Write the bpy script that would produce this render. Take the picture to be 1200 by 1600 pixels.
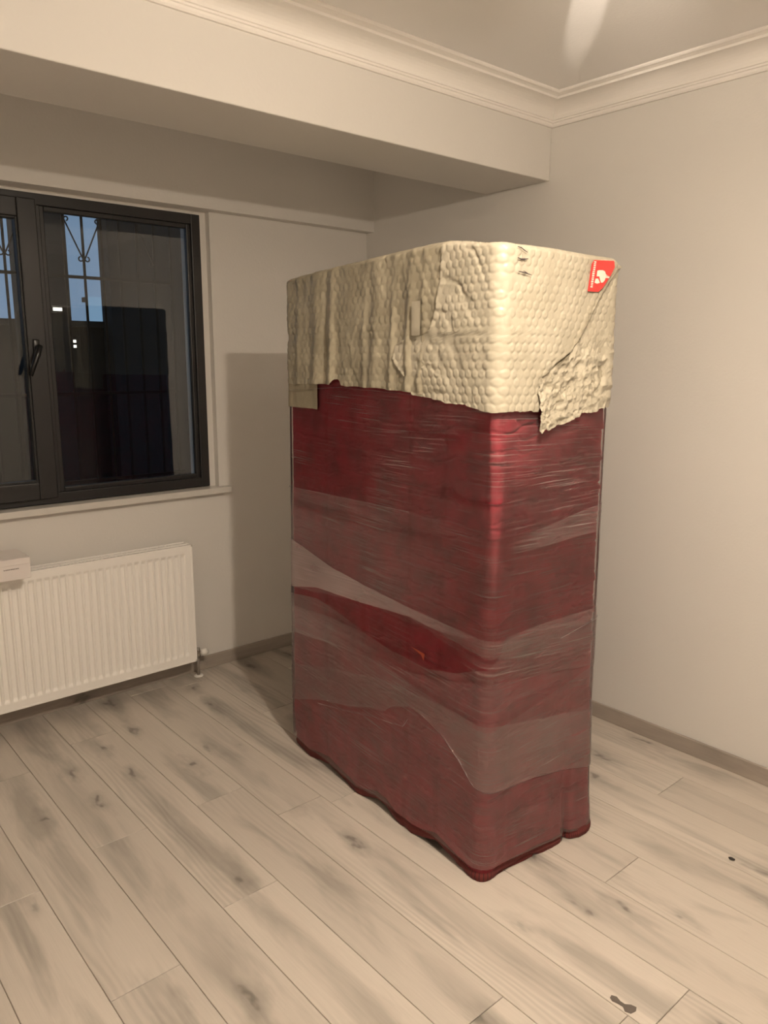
import bpy, bmesh, math, random
import numpy as np
from mathutils import Vector, Matrix

for o in list(bpy.data.objects):
    bpy.data.objects.remove(o)
scene = bpy.context.scene
COL = scene.collection

# ------------------------------------------------------------------ camera
cam_d = bpy.data.cameras.new('camera')
cam_d.sensor_fit = 'VERTICAL'; cam_d.sensor_height = 36.0
cam_d.lens = 1204.49 / 1600 * 36.0
cam_d.clip_start = 0.02; cam_d.clip_end = 200
cam = bpy.data.objects.new('camera', cam_d); COL.objects.link(cam)
YAW, PITCH, ROLL = math.radians(40.872), math.radians(11.339), math.radians(0.264)
fw = Vector((math.sin(YAW) * math.cos(PITCH), math.cos(YAW) * math.cos(PITCH), -math.sin(PITCH)))
rt = Vector((math.cos(YAW), -math.sin(YAW), 0)); up = rt.cross(fw)
r2 = rt * math.cos(ROLL) + up * math.sin(ROLL); u2 = up * math.cos(ROLL) - rt * math.sin(ROLL)
M = Matrix((r2, u2, -fw)).transposed().to_4x4(); M.translation = Vector((-2.876, -3.419, 1.600))
cam.matrix_world = M
scene.camera = cam

# ------------------------------------------------------------------ world, exposure
scene.view_settings.view_transform = 'Standard'; scene.view_settings.look = 'None'
scene.view_settings.gamma = 1.0; scene.view_settings.use_curve_mapping = False
scene.view_settings.exposure = 0.0
LAMP_STRENGTH = 2520.0
LAMP_POS = Vector((-1.70, -2.72, 2.385))
world = bpy.data.worlds.new('dusk_sky'); scene.world = world; world.use_nodes = True
bg = world.node_tree.nodes['Background']
bg.inputs['Color'].default_value = (0.40, 0.60, 0.90, 1); bg.inputs['Strength'].default_value = 0.46
scene.cycles.transparent_max_bounces = 24
scene.cycles.max_bounces = 8; scene.cycles.diffuse_bounces = 5

# ------------------------------------------------------------------ dimensions (metres)
XL, YB = -3.30, -4.30            # left wall, wall behind the camera
ZC = 2.667                       # ceiling
YR = 0.063                       # window wall below the ledge
ZL = 2.276                       # ledge height
B1, B2, ZB = -1.186, -0.816, 2.354   # ceiling beam
T = 0.30                         # wall thickness

# ------------------------------------------------------------------ helpers
def new_mat(name):
    m = bpy.data.materials.new(name); m.use_nodes = True
    nt = m.node_tree; nt.nodes.clear()
    out = nt.nodes.new('ShaderNodeOutputMaterial')
    return m, nt, out
def N(nt, kind, **kw):
    n = nt.nodes.new(kind)
    for k, v in kw.items():
        if k.startswith('_'): setattr(n, k[1:], v)
        else:
            n.inputs[k.replace('__', ' ')].default_value = v
    return n
def principled(name, color, rough=0.6, metal=0.0, spec=0.5, noise=None, bump=None, coat=0.0):
    m, nt, out = new_mat(name)
    b = N(nt, 'ShaderNodeBsdfPrincipled'); nt.links.new(b.outputs[0], out.inputs[0])
    b.inputs['Base Color'].default_value = (*color, 1); b.inputs['Roughness'].default_value = rough
    b.inputs['Metallic'].default_value = metal; b.inputs['Specular IOR Level'].default_value = spec
    b.inputs['Coat Weight'].default_value = coat
    if noise:      # (scale, amount)
        tc = N(nt, 'ShaderNodeTexCoord'); nz = N(nt, 'ShaderNodeTexNoise'); nz.inputs['Scale'].default_value = noise[0]
        nz.inputs['Detail'].default_value = 5
        nt.links.new(tc.outputs['Object'], nz.inputs['Vector'])
        mx = N(nt, 'ShaderNodeMix', _data_type='RGBA')
        mx.inputs[6].default_value = tuple(c * (1 - noise[1]) for c in color) + (1,)
        mx.inputs[7].default_value = tuple(min(1, c * (1 + noise[1])) for c in color) + (1,)
        nt.links.new(nz.outputs[0], mx.inputs[0]); nt.links.new(mx.outputs[2], b.inputs['Base Color'])
    if bump:       # (scale, distance)
        tc = N(nt, 'ShaderNodeTexCoord'); nz = N(nt, 'ShaderNodeTexNoise'); nz.inputs['Scale'].default_value = bump[0]
        nz.inputs['Detail'].default_value = 4
        nt.links.new(tc.outputs['Object'], nz.inputs['Vector'])
        bp = N(nt, 'ShaderNodeBump'); bp.inputs['Distance'].default_value = bump[1]; bp.inputs['Strength'].default_value = 1
        nt.links.new(nz.outputs[0], bp.inputs['Height']); nt.links.new(bp.outputs[0], b.inputs['Normal'])
    return m
def tag(o, label=None, cat=None, group=None, kind=None):
    if label: o['label'] = label
    if cat: o['category'] = cat
    if group: o['group'] = group
    if kind: o['kind'] = kind
    return o
def link(name, me, mat=None, parent=None, smooth=False):
    o = bpy.data.objects.new(name, me); COL.objects.link(o)
    if mat and not me.materials: me.materials.append(mat)
    if parent: o.parent = parent
    if smooth: me.polygons.foreach_set('use_smooth', [True] * len(me.polygons))
    return o
def obj(name, bm, mat=None, parent=None, smooth=False):
    me = bpy.data.meshes.new(name); bm.normal_update(); bm.to_mesh(me); bm.free()
    return link(name, me, mat, parent, smooth)
def bx(bm, x0, x1, y0, y1, z0, z1, bevel=0.0, seg=2):
    b = bmesh.new(); bmesh.ops.create_cube(b, size=1)
    for v in b.verts:
        v.co = Vector(((x0 + x1) / 2 + v.co.x * (x1 - x0), (y0 + y1) / 2 + v.co.y * (y1 - y0), (z0 + z1) / 2 + v.co.z * (z1 - z0)))
    if bevel: bmesh.ops.bevel(b, geom=list(b.edges), offset=bevel, segments=seg, affect='EDGES', profile=0.5)
    t = bpy.data.meshes.new('tmp'); b.to_mesh(t); b.free(); bm.from_mesh(t); bpy.data.meshes.remove(t)
    return bm
def box(name, x0, x1, y0, y1, z0, z1, mat, parent=None, bevel=0.0, seg=2):
    return obj(name, bx(bmesh.new(), x0, x1, y0, y1, z0, z1, bevel, seg), mat, parent)
def empty(name, loc=(0, 0, 0)):
    o = bpy.data.objects.new(name, None); COL.objects.link(o); o.location = loc; o.empty_display_size = 0.1
    return o
def tube(bm, pts, rad, n=10, closed=False):
    pts = [Vector(p) for p in pts]; rings = []
    m = len(pts)
    rads = rad if isinstance(rad, (list, tuple)) else [rad] * m
    ref = Vector((0, 0, 1))
    prev = None
    for i, p in enumerate(pts):
        a = pts[max(i - 1, 0)]; b = pts[min(i + 1, m - 1)]; t = (b - a).normalized()
        if prev is None:
            u = t.cross(ref if abs(t.dot(ref)) < 0.95 else Vector((1, 0, 0))).normalized()
        else: u = (prev - t * prev.dot(t)).normalized()
        prev = u; w = t.cross(u)
        rings.append([bm.verts.new(p + (u * math.cos(2 * math.pi * k / n) + w * math.sin(2 * math.pi * k / n)) * rads[i]) for k in range(n)])
    for i in range(m - 1):
        for k in range(n):
            bm.faces.new((rings[i][k], rings[i][(k + 1) % n], rings[i + 1][(k + 1) % n], rings[i + 1][k]))
    bm.faces.new(rings[0][::-1]); bm.faces.new(rings[-1])
    return bm
def lathe(bm, prof, center=(0, 0, 0), n=32, axis='z'):
    rings = []
    for r, z in prof:
        ring = []
        for k in range(n):
            a = 2 * math.pi * k / n
            v = {'z': (r * math.cos(a), r * math.sin(a), z), 'x': (z, r * math.cos(a), r * math.sin(a)), 'y': (r * math.cos(a), z, r * math.sin(a))}[axis]
            ring.append(bm.verts.new(Vector(center) + Vector(v)))
        rings.append(ring)
    for i in range(len(prof) - 1):
        for k in range(n):
            bm.faces.new((rings[i][k], rings[i][(k + 1) % n], rings[i + 1][(k + 1) % n], rings[i + 1][k]))
    bm.faces.new(rings[0][::-1]); bm.faces.new(rings[-1])
    bmesh.ops.recalc_face_normals(bm, faces=bm.faces)
    return bm
def prism(bm, prof, a, b, axis):
    """profile [(p,q)] swept along axis from a to b; p,q fill the two other axes"""
    def mk(t, p, q):
        return {'x': (t, p, q), 'y': (p, t, q), 'z': (p, q, t)}[axis]
    A = [bm.verts.new(mk(a, *pq)) for pq in prof]; Bv = [bm.verts.new(mk(b, *pq)) for pq in prof]
    k = len(prof)
    for i in range(k): bm.faces.new((A[i], A[(i + 1) % k], Bv[(i + 1) % k], Bv[i]))
    bm.faces.new(A[::-1]); bm.faces.new(Bv)
    bmesh.ops.recalc_face_normals(bm, faces=bm.faces)
    return bm
def grid_mesh(name, V, nu, nv, mat, parent=None, closed=False, uv=None):
    """V: (nu*nv,3) array, index i*nv+j"""
    iu = np.arange(nu if closed else nu - 1); jv = np.arange(nv - 1)
    I, J = np.meshgrid(iu, jv, indexing='ij'); I2 = (I + 1) % nu
    F = np.stack([I * nv + J, I2 * nv + J, I2 * nv + J + 1, I * nv + J + 1], -1).reshape(-1, 4)
    me = bpy.data.meshes.new(name)
    me.vertices.add(len(V)); me.vertices.foreach_set('co', np.ascontiguousarray(V, dtype=np.float32).ravel())
    me.loops.add(F.size); me.loops.foreach_set('vertex_index', F.ravel().astype(np.int32))
    me.polygons.add(len(F)); me.polygons.foreach_set('loop_start', np.arange(0, F.size, 4, dtype=np.int32))
    me.update(calc_edges=True); me.validate()
    if uv is not None:
        l = me.uv_layers.new(name='UVMap'); l.data.foreach_set('uv', uv[F.ravel()].astype(np.float32).ravel())
    return link(name, me, mat, parent, True)

# vectorised value noise
def hash3(ix, iy, seed):
    h = (ix.astype(np.int64) * 374761393 + iy.astype(np.int64) * 668265263 + seed * 2147483647) & 0xffffffff
    h = ((h ^ (h >> 13)) * 1274126177) & 0xffffffff
    h = h ^ (h >> 16)
    return (h & 0xffff) / 65535.0
def vnoise(x, y, seed=0):
    x0 = np.floor(x); y0 = np.floor(y); fx = x - x0; fy = y - y0
    fx = fx * fx * fx * (fx * (fx * 6 - 15) + 10); fy = fy * fy * fy * (fy * (fy * 6 - 15) + 10)
    a = hash3(x0, y0, seed); b = hash3(x0 + 1, y0, seed); c = hash3(x0, y0 + 1, seed); d = hash3(x0 + 1, y0 + 1, seed)
    return (a * (1 - fx) + b * fx) * (1 - fy) + (c * (1 - fx) + d * fx) * fy
def fbm(x, y, oct=4, seed=0):
    s = 0; a = 0.5; t = 0
    for i in range(oct):
        s = s + a * vnoise(x, y, seed + i * 17); t += a; a *= 0.5; x = x * 2.03 + 5.1; y = y * 2.03 + 1.7
    return s / t
def ridge(x, y, oct=3, seed=0):
    return 1 - np.abs(2 * fbm(x, y, oct, seed) - 1)
def sstep(a, b, x):
    t = np.clip((x - a) / (b - a), 0, 1); return t * t * (3 - 2 * t)

# ------------------------------------------------------------------ materials of the room
def wall_paint(name, color):
    return principled(name, color, rough=0.75, spec=0.25, noise=(1.3, 0.025), bump=(90, 0.0006))
M_WALL = wall_paint('wall_paint', (0.70, 0.68, 0.645))
M_CEIL = wall_paint('ceiling_paint', (0.85, 0.835, 0.82))
M_CROWN = principled('crown_plaster', (0.83, 0.80, 0.76), rough=0.5, spec=0.35, bump=(60, 0.0004))

def wood_floor(name, base, dark, lightc, along='y', objrand=True):
    m, nt, out = new_mat(name); L = nt.links.new
    b = N(nt, 'ShaderNodeBsdfPrincipled'); L(b.outputs[0], out.inputs[0])
    tc = N(nt, 'ShaderNodeTexCoord'); oi = N(nt, 'ShaderNodeObjectInfo')
    off = N(nt, 'ShaderNodeVectorMath', _operation='SCALE'); L(oi.outputs['Location'], off.inputs[0]); off.inputs['Scale'].default_value = 7.31
    if objrand:
        cx = N(nt, 'ShaderNodeCombineXYZ'); mlt = N(nt, 'ShaderNodeMath', _operation='MULTIPLY'); mlt.inputs[1].default_value = 53.0
        L(oi.outputs['Random'], mlt.inputs[0]); L(mlt.outputs[0], cx.inputs[0]); L(mlt.outputs[0], cx.inputs[1]); L(mlt.outputs[0], cx.inputs[2])
        add = N(nt, 'ShaderNodeVectorMath', _operation='ADD'); L(tc.outputs['Object'], add.inputs[0]); L(cx.outputs[0], add.inputs[1])
        vec = add.outputs[0]
    else: vec = tc.outputs['Object']
    sc = {'y': (1, 0.17, 1), 'x': (0.17, 1, 1)}[along]
    def mapped(s):
        mp = N(nt, 'ShaderNodeMapping'); mp.inputs['Scale'].default_value = s; L(vec, mp.inputs[0]); return mp.outputs[0]
    # grey smudges running along the board
    n1 = N(nt, 'ShaderNodeTexNoise'); n1.inputs['Scale'].default_value = 10; n1.inputs['Detail'].default_value = 4; n1.inputs['Roughness'].default_value = 0.55; n1.inputs['Distortion'].default_value = 0.5
    L(mapped(sc), n1.inputs['Vector'])
    r1 = N(nt, 'ShaderNodeValToRGB'); r1.color_ramp.elements[0].position = 0.46; r1.color_ramp.elements[1].position = 0.68
    if objrand:
        spx = N(nt, 'ShaderNodeSeparateXYZ'); L(tc.outputs['Object'], spx.inputs[0])
        ab = N(nt, 'ShaderNodeMath', _operation='ABSOLUTE'); L(spx.outputs[0], ab.inputs[0])
        cm = N(nt, 'ShaderNodeMapRange', _interpolation_type='SMOOTHSTEP'); cm.inputs[1].default_value = 0.015; cm.inputs[2].default_value = 0.092; cm.inputs[3].default_value = 0.06; cm.inputs[4].default_value = -0.14; L(ab.outputs[0], cm.inputs[0])
        ad = N(nt, 'ShaderNodeMath', _operation='ADD'); L(n1.outputs[0], ad.inputs[0]); L(cm.outputs[0], ad.inputs[1]); L(ad.outputs[0], r1.inputs[0])
    else: L(n1.outputs[0], r1.inputs[0])
    # whitewashed patches
    n2 = N(nt, 'ShaderNodeTexNoise'); n2.inputs['Scale'].default_value = 5; n2.inputs['Detail'].default_value = 3
    L(mapped(sc), n2.inputs['Vector'])
    r2_ = N(nt, 'ShaderNodeValToRGB'); r2_.color_ramp.elements[0].position = 0.42; r2_.color_ramp.elements[1].position = 0.68
    L(n2.outputs[0], r2_.inputs[0])
    # knots: sparse, elongated dark cores with a soft halo
    vo = N(nt, 'ShaderNodeTexVoronoi', _voronoi_dimensions='2D'); vo.inputs['Scale'].default_value = 5.0; vo.inputs['Randomness'].default_value = 1.0
    nz = N(nt, 'ShaderNodeTexNoise'); nz.inputs['Scale'].default_value = 24; nz.inputs['Detail'].default_value = 2
    L(mapped({'y': (1, .5, 1), 'x': (.5, 1, 1)}[along]), nz.inputs['Vector'])
    vm = N(nt, 'ShaderNodeVectorMath', _operation='SCALE'); L(nz.outputs['Color'], vm.inputs[0]); vm.inputs['Scale'].default_value = 0.085
    va = N(nt, 'ShaderNodeVectorMath', _operation='ADD'); L(mapped({'y': (1, .42, 1), 'x': (.42, 1, 1)}[along]), va.inputs[0]); L(vm.outputs[0], va.inputs[1])
    L(va.outputs[0], vo.inputs['Vector'])
    rk = N(nt, 'ShaderNodeValToRGB'); rk.color_ramp.elements[0].position = 0.03; rk.color_ramp.elements[0].color = (1, 1, 1, 1)
    rk.color_ramp.elements[1].position = 0.24; rk.color_ramp.elements[1].color = (0, 0, 0, 1)
    e = rk.color_ramp.elements.new(0.085); e.color = (0.36, 0.36, 0.36, 1)
    L(vo.outputs['Distance'], rk.inputs[0])
    # keep only some of the knots
    sel = N(nt, 'ShaderNodeSeparateColor'); L(vo.outputs['Color'], sel.inputs[0])
    gt = N(nt, 'ShaderNodeMath', _operation='GREATER_THAN'); gt.inputs[1].default_value = 0.35; L(sel.outputs[0], gt.inputs[0])
    km = N(nt, 'ShaderNodeMath', _operation='MULTIPLY'); L(rk.outputs[0], km.inputs[0]); L(gt.outputs[0], km.inputs[1])
    if objrand:
        kc = N(nt, 'ShaderNodeMapRange', _interpolation_type='SMOOTHSTEP'); kc.inputs[1].default_value = 0.045; kc.inputs[2].default_value = 0.085; kc.inputs[3].default_value = 1.0; kc.inputs[4].default_value = 0.0; L(ab.outputs[0], kc.inputs[0])
        km2 = N(nt, 'ShaderNodeMath', _operation='MULTIPLY'); L(km.outputs[0], km2.inputs[0]); L(kc.outputs[0], km2.inputs[1]); km = km2
    # fine grain + cathedral lines
    n3 = N(nt, 'ShaderNodeTexNoise'); n3.inputs['Scale'].default_value = 210; n3.inputs['Detail'].default_value = 2
    L(mapped({'y': (1, .04, 1), 'x': (.04, 1, 1)}[along]), n3.inputs['Vector'])
    wv = N(nt, 'ShaderNodeTexWave', _wave_type='BANDS', _bands_direction='X' if along == 'y' else 'Y')
    wv.inputs['Scale'].default_value = 14; wv.inputs['Distortion'].default_value = 11; wv.inputs['Detail'].default_value = 1.5; wv.inputs['Detail Scale'].default_value = 1.1
    L(mapped({'y': (1, .14, 1), 'x': (.14, 1, 1)}[along]), wv.inputs['Vector'])
    def mix(fac, c1, c2, blend='MIX'):
        mx = N(nt, 'ShaderNodeMix', _data_type='RGBA', _blend_type=blend)
        for sock, v in ((0, fac), (6, c1), (7, c2)):
            if hasattr(v, 'is_linked') or hasattr(v, 'links'): L(v, mx.inputs[sock])
            elif isinstance(v, tuple): mx.inputs[sock].default_value = (*v, 1)
            else: mx.inputs[sock].default_value = v
        return mx.outputs[2]
    def mul(s, k):
        q = N(nt, 'ShaderNodeMath', _operation='MULTIPLY'); L(s, q.inputs[0]); q.inputs[1].default_value = k; return q.outputs[0]
    c = mix(mul(r2_.outputs[0], 0.8), base, lightc)
    c = mix(mul(r1.outputs[0], 0.80), c, dark)
    c = mix(mul(km.outputs[0], 0.80), c, tuple(v * 0.42 for v in dark))
    g = N(nt, 'ShaderNodeMapRange'); g.inputs[1].default_value = 0.3; g.inputs[2].default_value = 0.7; g.inputs[3].default_value = 0.965; g.inputs[4].default_value = 1.02; L(n3.outputs[0], g.inputs[0])
    c = mix(1.0, c, g.outputs[0], 'MULTIPLY')
    wp = N(nt, 'ShaderNodeTexNoise'); wp.inputs['Scale'].default_value = 4.5; L(mapped(sc), wp.inputs['Vector'])
    wr = N(nt, 'ShaderNodeMapRange'); wr.inputs[1].default_value = 0.50; wr.inputs[2].default_value = 0.64; wr.inputs[3].default_value = 0.0; wr.inputs[4].default_value = 1.0; L(wp.outputs[0], wr.inputs[0])
    wm = N(nt, 'ShaderNodeMath', _operation='MULTIPLY'); L(wv.outputs[0], wm.inputs[0]); L(wr.outputs[0], wm.inputs[1])
    g2 = N(nt, 'ShaderNodeMapRange'); g2.inputs[3].default_value = 1.0; g2.inputs[4].default_value = 0.86; L(wm.outputs[0], g2.inputs[0])
    c = mix(1.0, c, g2.outputs[0], 'MULTIPLY')
    if objrand:   # each board a touch lighter or darker
        g3 = N(nt, 'ShaderNodeMapRange'); g3.inputs[3].default_value = 0.93; g3.inputs[4].default_value = 1.05; L(oi.outputs['Random'], g3.inputs[0])
        c = mix(1.0, c, g3.outputs[0], 'MULTIPLY')
    L(c, b.inputs['Base Color'])
    b.inputs['Roughness'].default_value = 0.40; b.inputs['Specular IOR Level'].default_value = 0.35
    bp = N(nt, 'ShaderNodeBump'); bp.inputs['Distance'].default_value = 0.0006; bp.inputs['Strength'].default_value = 0.6
    L(n3.outputs[0], bp.inputs['Height']); L(bp.outputs[0], b.inputs['Normal'])
    return m
M_FLOOR = wood_floor('washed_oak_laminate', (0.525, 0.476, 0.418), (0.325, 0.298, 0.26), (0.57, 0.52, 0.46))
M_BASE_Y = wood_floor('baseboard_laminate_y', (0.38, 0.33, 0.285), (0.28, 0.25, 0.22), (0.42, 0.37, 0.32), 'y', False)
M_BASE_X = wood_floor('baseboard_laminate_x', (0.38, 0.33, 0.285), (0.28, 0.25, 0.22), (0.42, 0.37, 0.32), 'x', False)
M_GROOVE = principled('joint_subfloor', (0.36, 0.315, 0.27), rough=0.9)  # subfloor colour seen in the joints between the boards

# ------------------------------------------------------------------ the room
WX0, WX1, WZ0, WZ1 = -2.590, -0.975, 0.950, 2.283     # window opening
bm = bmesh.new()
bx(bm, WX1, T, YR, T + YR, -0.1, ZL)
bx(bm, XL - T, WX0, YR, T + YR, -0.1, ZL)
bx(bm, WX0, WX1, YR, T + YR, -0.1, WZ0)
tag(obj('wall_back', bm, M_WALL), kind='structure')
tag(box('trim_5', XL - T, T, 0, T + YR, ZL, ZC + 0.1, M_WALL), kind='structure')      # proud band above the ledge
tag(box('wall_right', 0, T, YB - T, YR + T, -0.1, ZC + 0.1, M_WALL), kind='structure')
tag(box('wall_left', XL - T, XL, YB - T, YR + T, -0.1, ZC + 0.1, M_WALL), kind='structure')
tag(box('wall_front', XL, 0, YB - T, YB, -0.1, ZC + 0.1, M_WALL), kind='structure')
tag(box('ceiling', XL - T, T, YB - T, T, ZC, ZC + 0.15, M_CEIL), kind='structure')
tag(box('ceiling_beam', XL, 0, B1, B2, ZB, ZC, M_WALL, bevel=0.004), kind='structure')

# crown moulding: bottom 10 cm below the ceiling, 12 cm out
CROWN = [(0.0, -0.100), (0.010, -0.100), (0.014, -0.094), (0.014, -0.086), (0.019, -0.084), (0.019, -0.078)]
for i in range(9):
    a = i / 8 * math.pi / 2
    CROWN.append((0.024 + 0.068 * (1 - math.cos(a)), -0.076 + 0.052 * math.sin(a)))
CROWN += [(0.096, -0.024), (0.096, -0.015), (0.103, -0.013), (0.108, -0.011), (0.118, -0.010), (0.122, -0.005), (0.122, 0.0), (0.0, 0.0)]
def crown_run(name, p0, p1, inward, mitre0, mitre1):
    """straight run; mitre: +1 the run shortens with the projection at that end"""
    bm = bmesh.new(); p0 = Vector(p0); p1 = Vector(p1); d = (p1 - p0).normalized(); n = Vector(inward)
    A = [bm.verts.new(p0 + n * p + d * p * mitre0 + Vector((0, 0, ZC + q))) for p, q in CROWN]
    Bv = [bm.verts.new(p1 + n * p - d * p * mitre1 + Vector((0, 0, ZC + q))) for p, q in CROWN]
    k = len(CROWN)
    for i in range(k): bm.faces.new((A[i], A[(i + 1) % k], Bv[(i + 1) % k], Bv[i]))
    bm.faces.new(A[::-1]); bm.faces.new(Bv)
    bmesh.ops.recalc_face_normals(bm, faces=bm.faces)
    return tag(obj(name, bm, M_CROWN), kind='structure')
crown_run('trim_1', (XL, B1, 0), (0, B1, 0), (0, -1, 0), 1, 1)
crown_run('trim_2', (0, B1, 0), (0, YB, 0), (-1, 0, 0), 1, 1)
crown_run('trim_3', (0, YB, 0), (XL, YB, 0), (0, 1, 0), 1, 1)
crown_run('trim_4', (XL, YB, 0), (XL, B1, 0), (1, 0, 0), 1, 1)

BBH = 0.070
def baseboard(name, x0, x1, y0, y1, mat):
    tag(box(name, x0, x1, y0, y1, 0, BBH, mat, bevel=0.003), kind='structure')
baseboard('baseboard_back', XL, 0, YR - 0.013, YR, M_BASE_X)
baseboard('baseboard_right', -0.013, 0, YB, YR - 0.013, M_BASE_Y)
baseboard('baseboard_left', XL, XL + 0.013, YB, YR - 0.013, M_BASE_Y)
baseboard('baseboard_front', XL + 0.013, -0.013, YB, YB + 0.013, M_BASE_X)

# floor: a slab carrying single laminate boards
floor = tag(box('floor', XL - T, T, YB - T, YR + T, -0.15, -0.004, M_GROOVE), kind='structure')
PW, PL = 0.192, 1.285
JOINT = {-13: -1.163, -12: -1.71, -11: -1.07, -10: -1.593, -9: -2.345, -8: -1.30, -7: -2.644, -6: -1.86, -5: -2.264, -4: -2.78, -3: -1.50, -2: -2.11, -1: -2.60}
rng = random.Random(4)
plank_cache = {}
def plank_mesh(w, l):
    key = (round(w, 3), round(l, 3))
    if key not in plank_cache:
        g = 0.0009; c = 0.0014
        bm = bmesh.new()
        x, y = w / 2 - g, l / 2 - g
        lo = [bm.verts.new((sx * x, sy * y, -0.010)) for sx, sy in ((-1, -1), (1, -1), (1, 1), (-1, 1))]
        mi = [bm.verts.new((sx * x, sy * y, -0.0012)) for sx, sy in ((-1, -1), (1, -1), (1, 1), (-1, 1))]
        hi = [bm.verts.new((sx * (x - c), sy * (y - c), 0)) for sx, sy in ((-1, -1), (1, -1), (1, 1), (-1, 1))]
        for A, Bq in ((lo, mi), (mi, hi)):
            for i in range(4): bm.faces.new((A[i], A[(i + 1) % 4], Bq[(i + 1) % 4], Bq[i]))
        bm.faces.new(hi)
        me = bpy.data.meshes.new('plank'); bm.to_mesh(me); bm.free(); me.materials.append(M_FLOOR)
        plank_cache[key] = me
    return plank_cache[key]
for r in range(-18, 0):
    x0, x1 = r * PW, (r + 1) * PW
    x0 = max(x0, XL)
    if x1 <= XL: continue
    j = JOINT.get(r, -2.0 + rng.uniform(-0.6, 0.6))
    ys = [j + k * PL for k in range(-4, 4)]
    ys = [YB] + [y for y in ys if YB + 0.05 < y < YR - 0.05] + [YR]
    for a, b in zip(ys[:-1], ys[1:]):
        o = link('plank', plank_mesh(x1 - x0, b - a), None, floor)
        o.location = ((x0 + x1) / 2, (a + b) / 2, 0)

# ------------------------------------------------------------------ window
M_FRAME = principled('anthracite_frame', (0.013, 0.0125, 0.013), rough=0.42, spec=0.5)
M_GASKET = principled('black_gasket', (0.008, 0.008, 0.008), rough=0.5)
M_HANDLE = principled('black_handle', (0.006, 0.006, 0.006), rough=0.3)
M_MARBLE = principled('sill_marble', (0.62, 0.60, 0.56), rough=0.3, noise=(14, 0.10))
def glass_mat(name, fac):
    m, nt, out = new_mat(name); L = nt.links.new
    tr = N(nt, 'ShaderNodeBsdfTransparent'); tr.inputs[0].default_value = (0.90, 0.93, 0.93, 1)
    gl = N(nt, 'ShaderNodeBsdfGlossy'); gl.inputs['Roughness'].default_value = 0.0
    lw = N(nt, 'ShaderNodeFresnel'); lw.inputs['IOR'].default_value = fac
    mx = N(nt, 'ShaderNodeMixShader'); L(lw.outputs[0], mx.inputs[0]); L(tr.outputs[0], mx.inputs[1]); L(gl.outputs[0], mx.inputs[2])
    L(mx.outputs[0], out.inputs[0]); return m
M_GLASS = glass_mat('window_glass', 1.62)
win = tag(empty('window_1', (WX1, YR, WZ0)), kind='structure')
def wpart(name, bm, mat, parent=win, smooth=False):
    o = obj(name, bm, mat, None, smooth)
    o.parent = parent
    o.matrix_parent_inverse = Matrix.Translation(-Vector(win.location)) if parent is win else Matrix.Identity(4)
    return o
FX0, FX1, FZ0, FZ1 = -2.560, -1.006, 0.955, 2.262
FY = 0.098       # room side of the fixed frame
def ring(bm, x0, x1, z0, z1, w, ya, yb, bev=0.003, wb=None):
    wb = wb or w
    bx(bm, x0, x0 + w, ya, yb, z0, z1, bev); bx(bm, x1 - w, x1, ya, yb, z0, z1, bev)
    bx(bm, x0 + w, x1 - w, ya, yb, z1 - w, z1, bev); bx(bm, x0 + w, x1 - w, ya, yb, z0, z0 + wb, bev)
    return bm
# plaster return around the frame
bm = bmesh.new()
bx(bm, FX1, WX1, FY + 0.004, FY + 0.07, WZ0, WZ1); bx(bm, WX0, FX0, FY + 0.004, FY + 0.07, WZ0, WZ1)
bx(bm, FX0, FX1, FY + 0.004, FY + 0.07, FZ1, WZ1)
wpart('plaster_return', bm, M_WALL)
bm = bmesh.new(); ring(bm, FX0, FX1, FZ0, FZ1, 0.046, FY, FY + 0.065)
bx(bm, -1.790, -1.742, FY, FY + 0.065, FZ0 + 0.046, FZ1 - 0.046, 0.003)
wpart('frame', bm, M_FRAME)
# glazing bead of the fixed light
bm = bmesh.new(); ring(bm, -1.744, FX1 - 0.044, FZ0 + 0.044, FZ1 - 0.044, 0.022, FY + 0.012, FY + 0.04, 0.004)
wpart('glazing_bead', bm, M_FRAME)
bm = bmesh.new(); bx(bm, -1.735, FX1 - 0.055, FY + 0.030, FY + 0.034, FZ0 + 0.05, FZ1 - 0.05)
wpart('glass_pane', bm, M_GLASS)
# opening sash on the left, proud of the frame
SX0, SX1, SZ0, SZ1 = FX0 + 0.026, -1.762, FZ0 + 0.026, FZ1 - 0.026
bm = bmesh.new(); ring(bm, SX0, SX1, SZ0, SZ1, 0.076, FY - 0.018, FY + 0.045, 0.004)
sash = wpart('sash', bm, M_FRAME)
bm = bmesh.new(); ring(bm, SX0 + 0.074, SX1 - 0.074, SZ0 + 0.074, SZ1 - 0.074, 0.010, FY - 0.008, FY + 0.03, 0.002)
g = wpart('gasket', bm, M_GASKET, sash)
bm = bmesh.new(); bx(bm, SX0 + 0.07, SX1 - 0.07, FY + 0.014, FY + 0.018, SZ0 + 0.07, SZ1 - 0.07)
wpart('glass_pane', bm, M_GLASS, sash)
# handle: rose and lever, hanging down to the left
bm = bmesh.new(); hx, hz = -1.806, 1.635
bx(bm, hx - 0.014, hx + 0.014, FY - 0.030, FY - 0.016, hz - 0.034, hz + 0.034, 0.006, 3)
tube(bm, [(hx, FY - 0.028, hz), (hx, FY - 0.062, hz)], 0.010, 12)
tube(bm, [(hx + 0.004, FY - 0.060, hz + 0.008), (hx - 0.010, FY - 0.064, hz - 0.030), (hx - 0.030, FY - 0.066, hz - 0.078), (hx - 0.044, FY - 0.064, hz - 0.118)], [0.011, 0.012, 0.010, 0.008], 12)
wpart('handle', bm, M_HANDLE, sash, True)
# marble sill
bm = bmesh.new(); bx(bm, WX0 - 0.05, -0.922, 0.024, 0.22, 0.922, 0.952, 0.003)
wpart('sill', bm, M_MARBLE)

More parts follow.
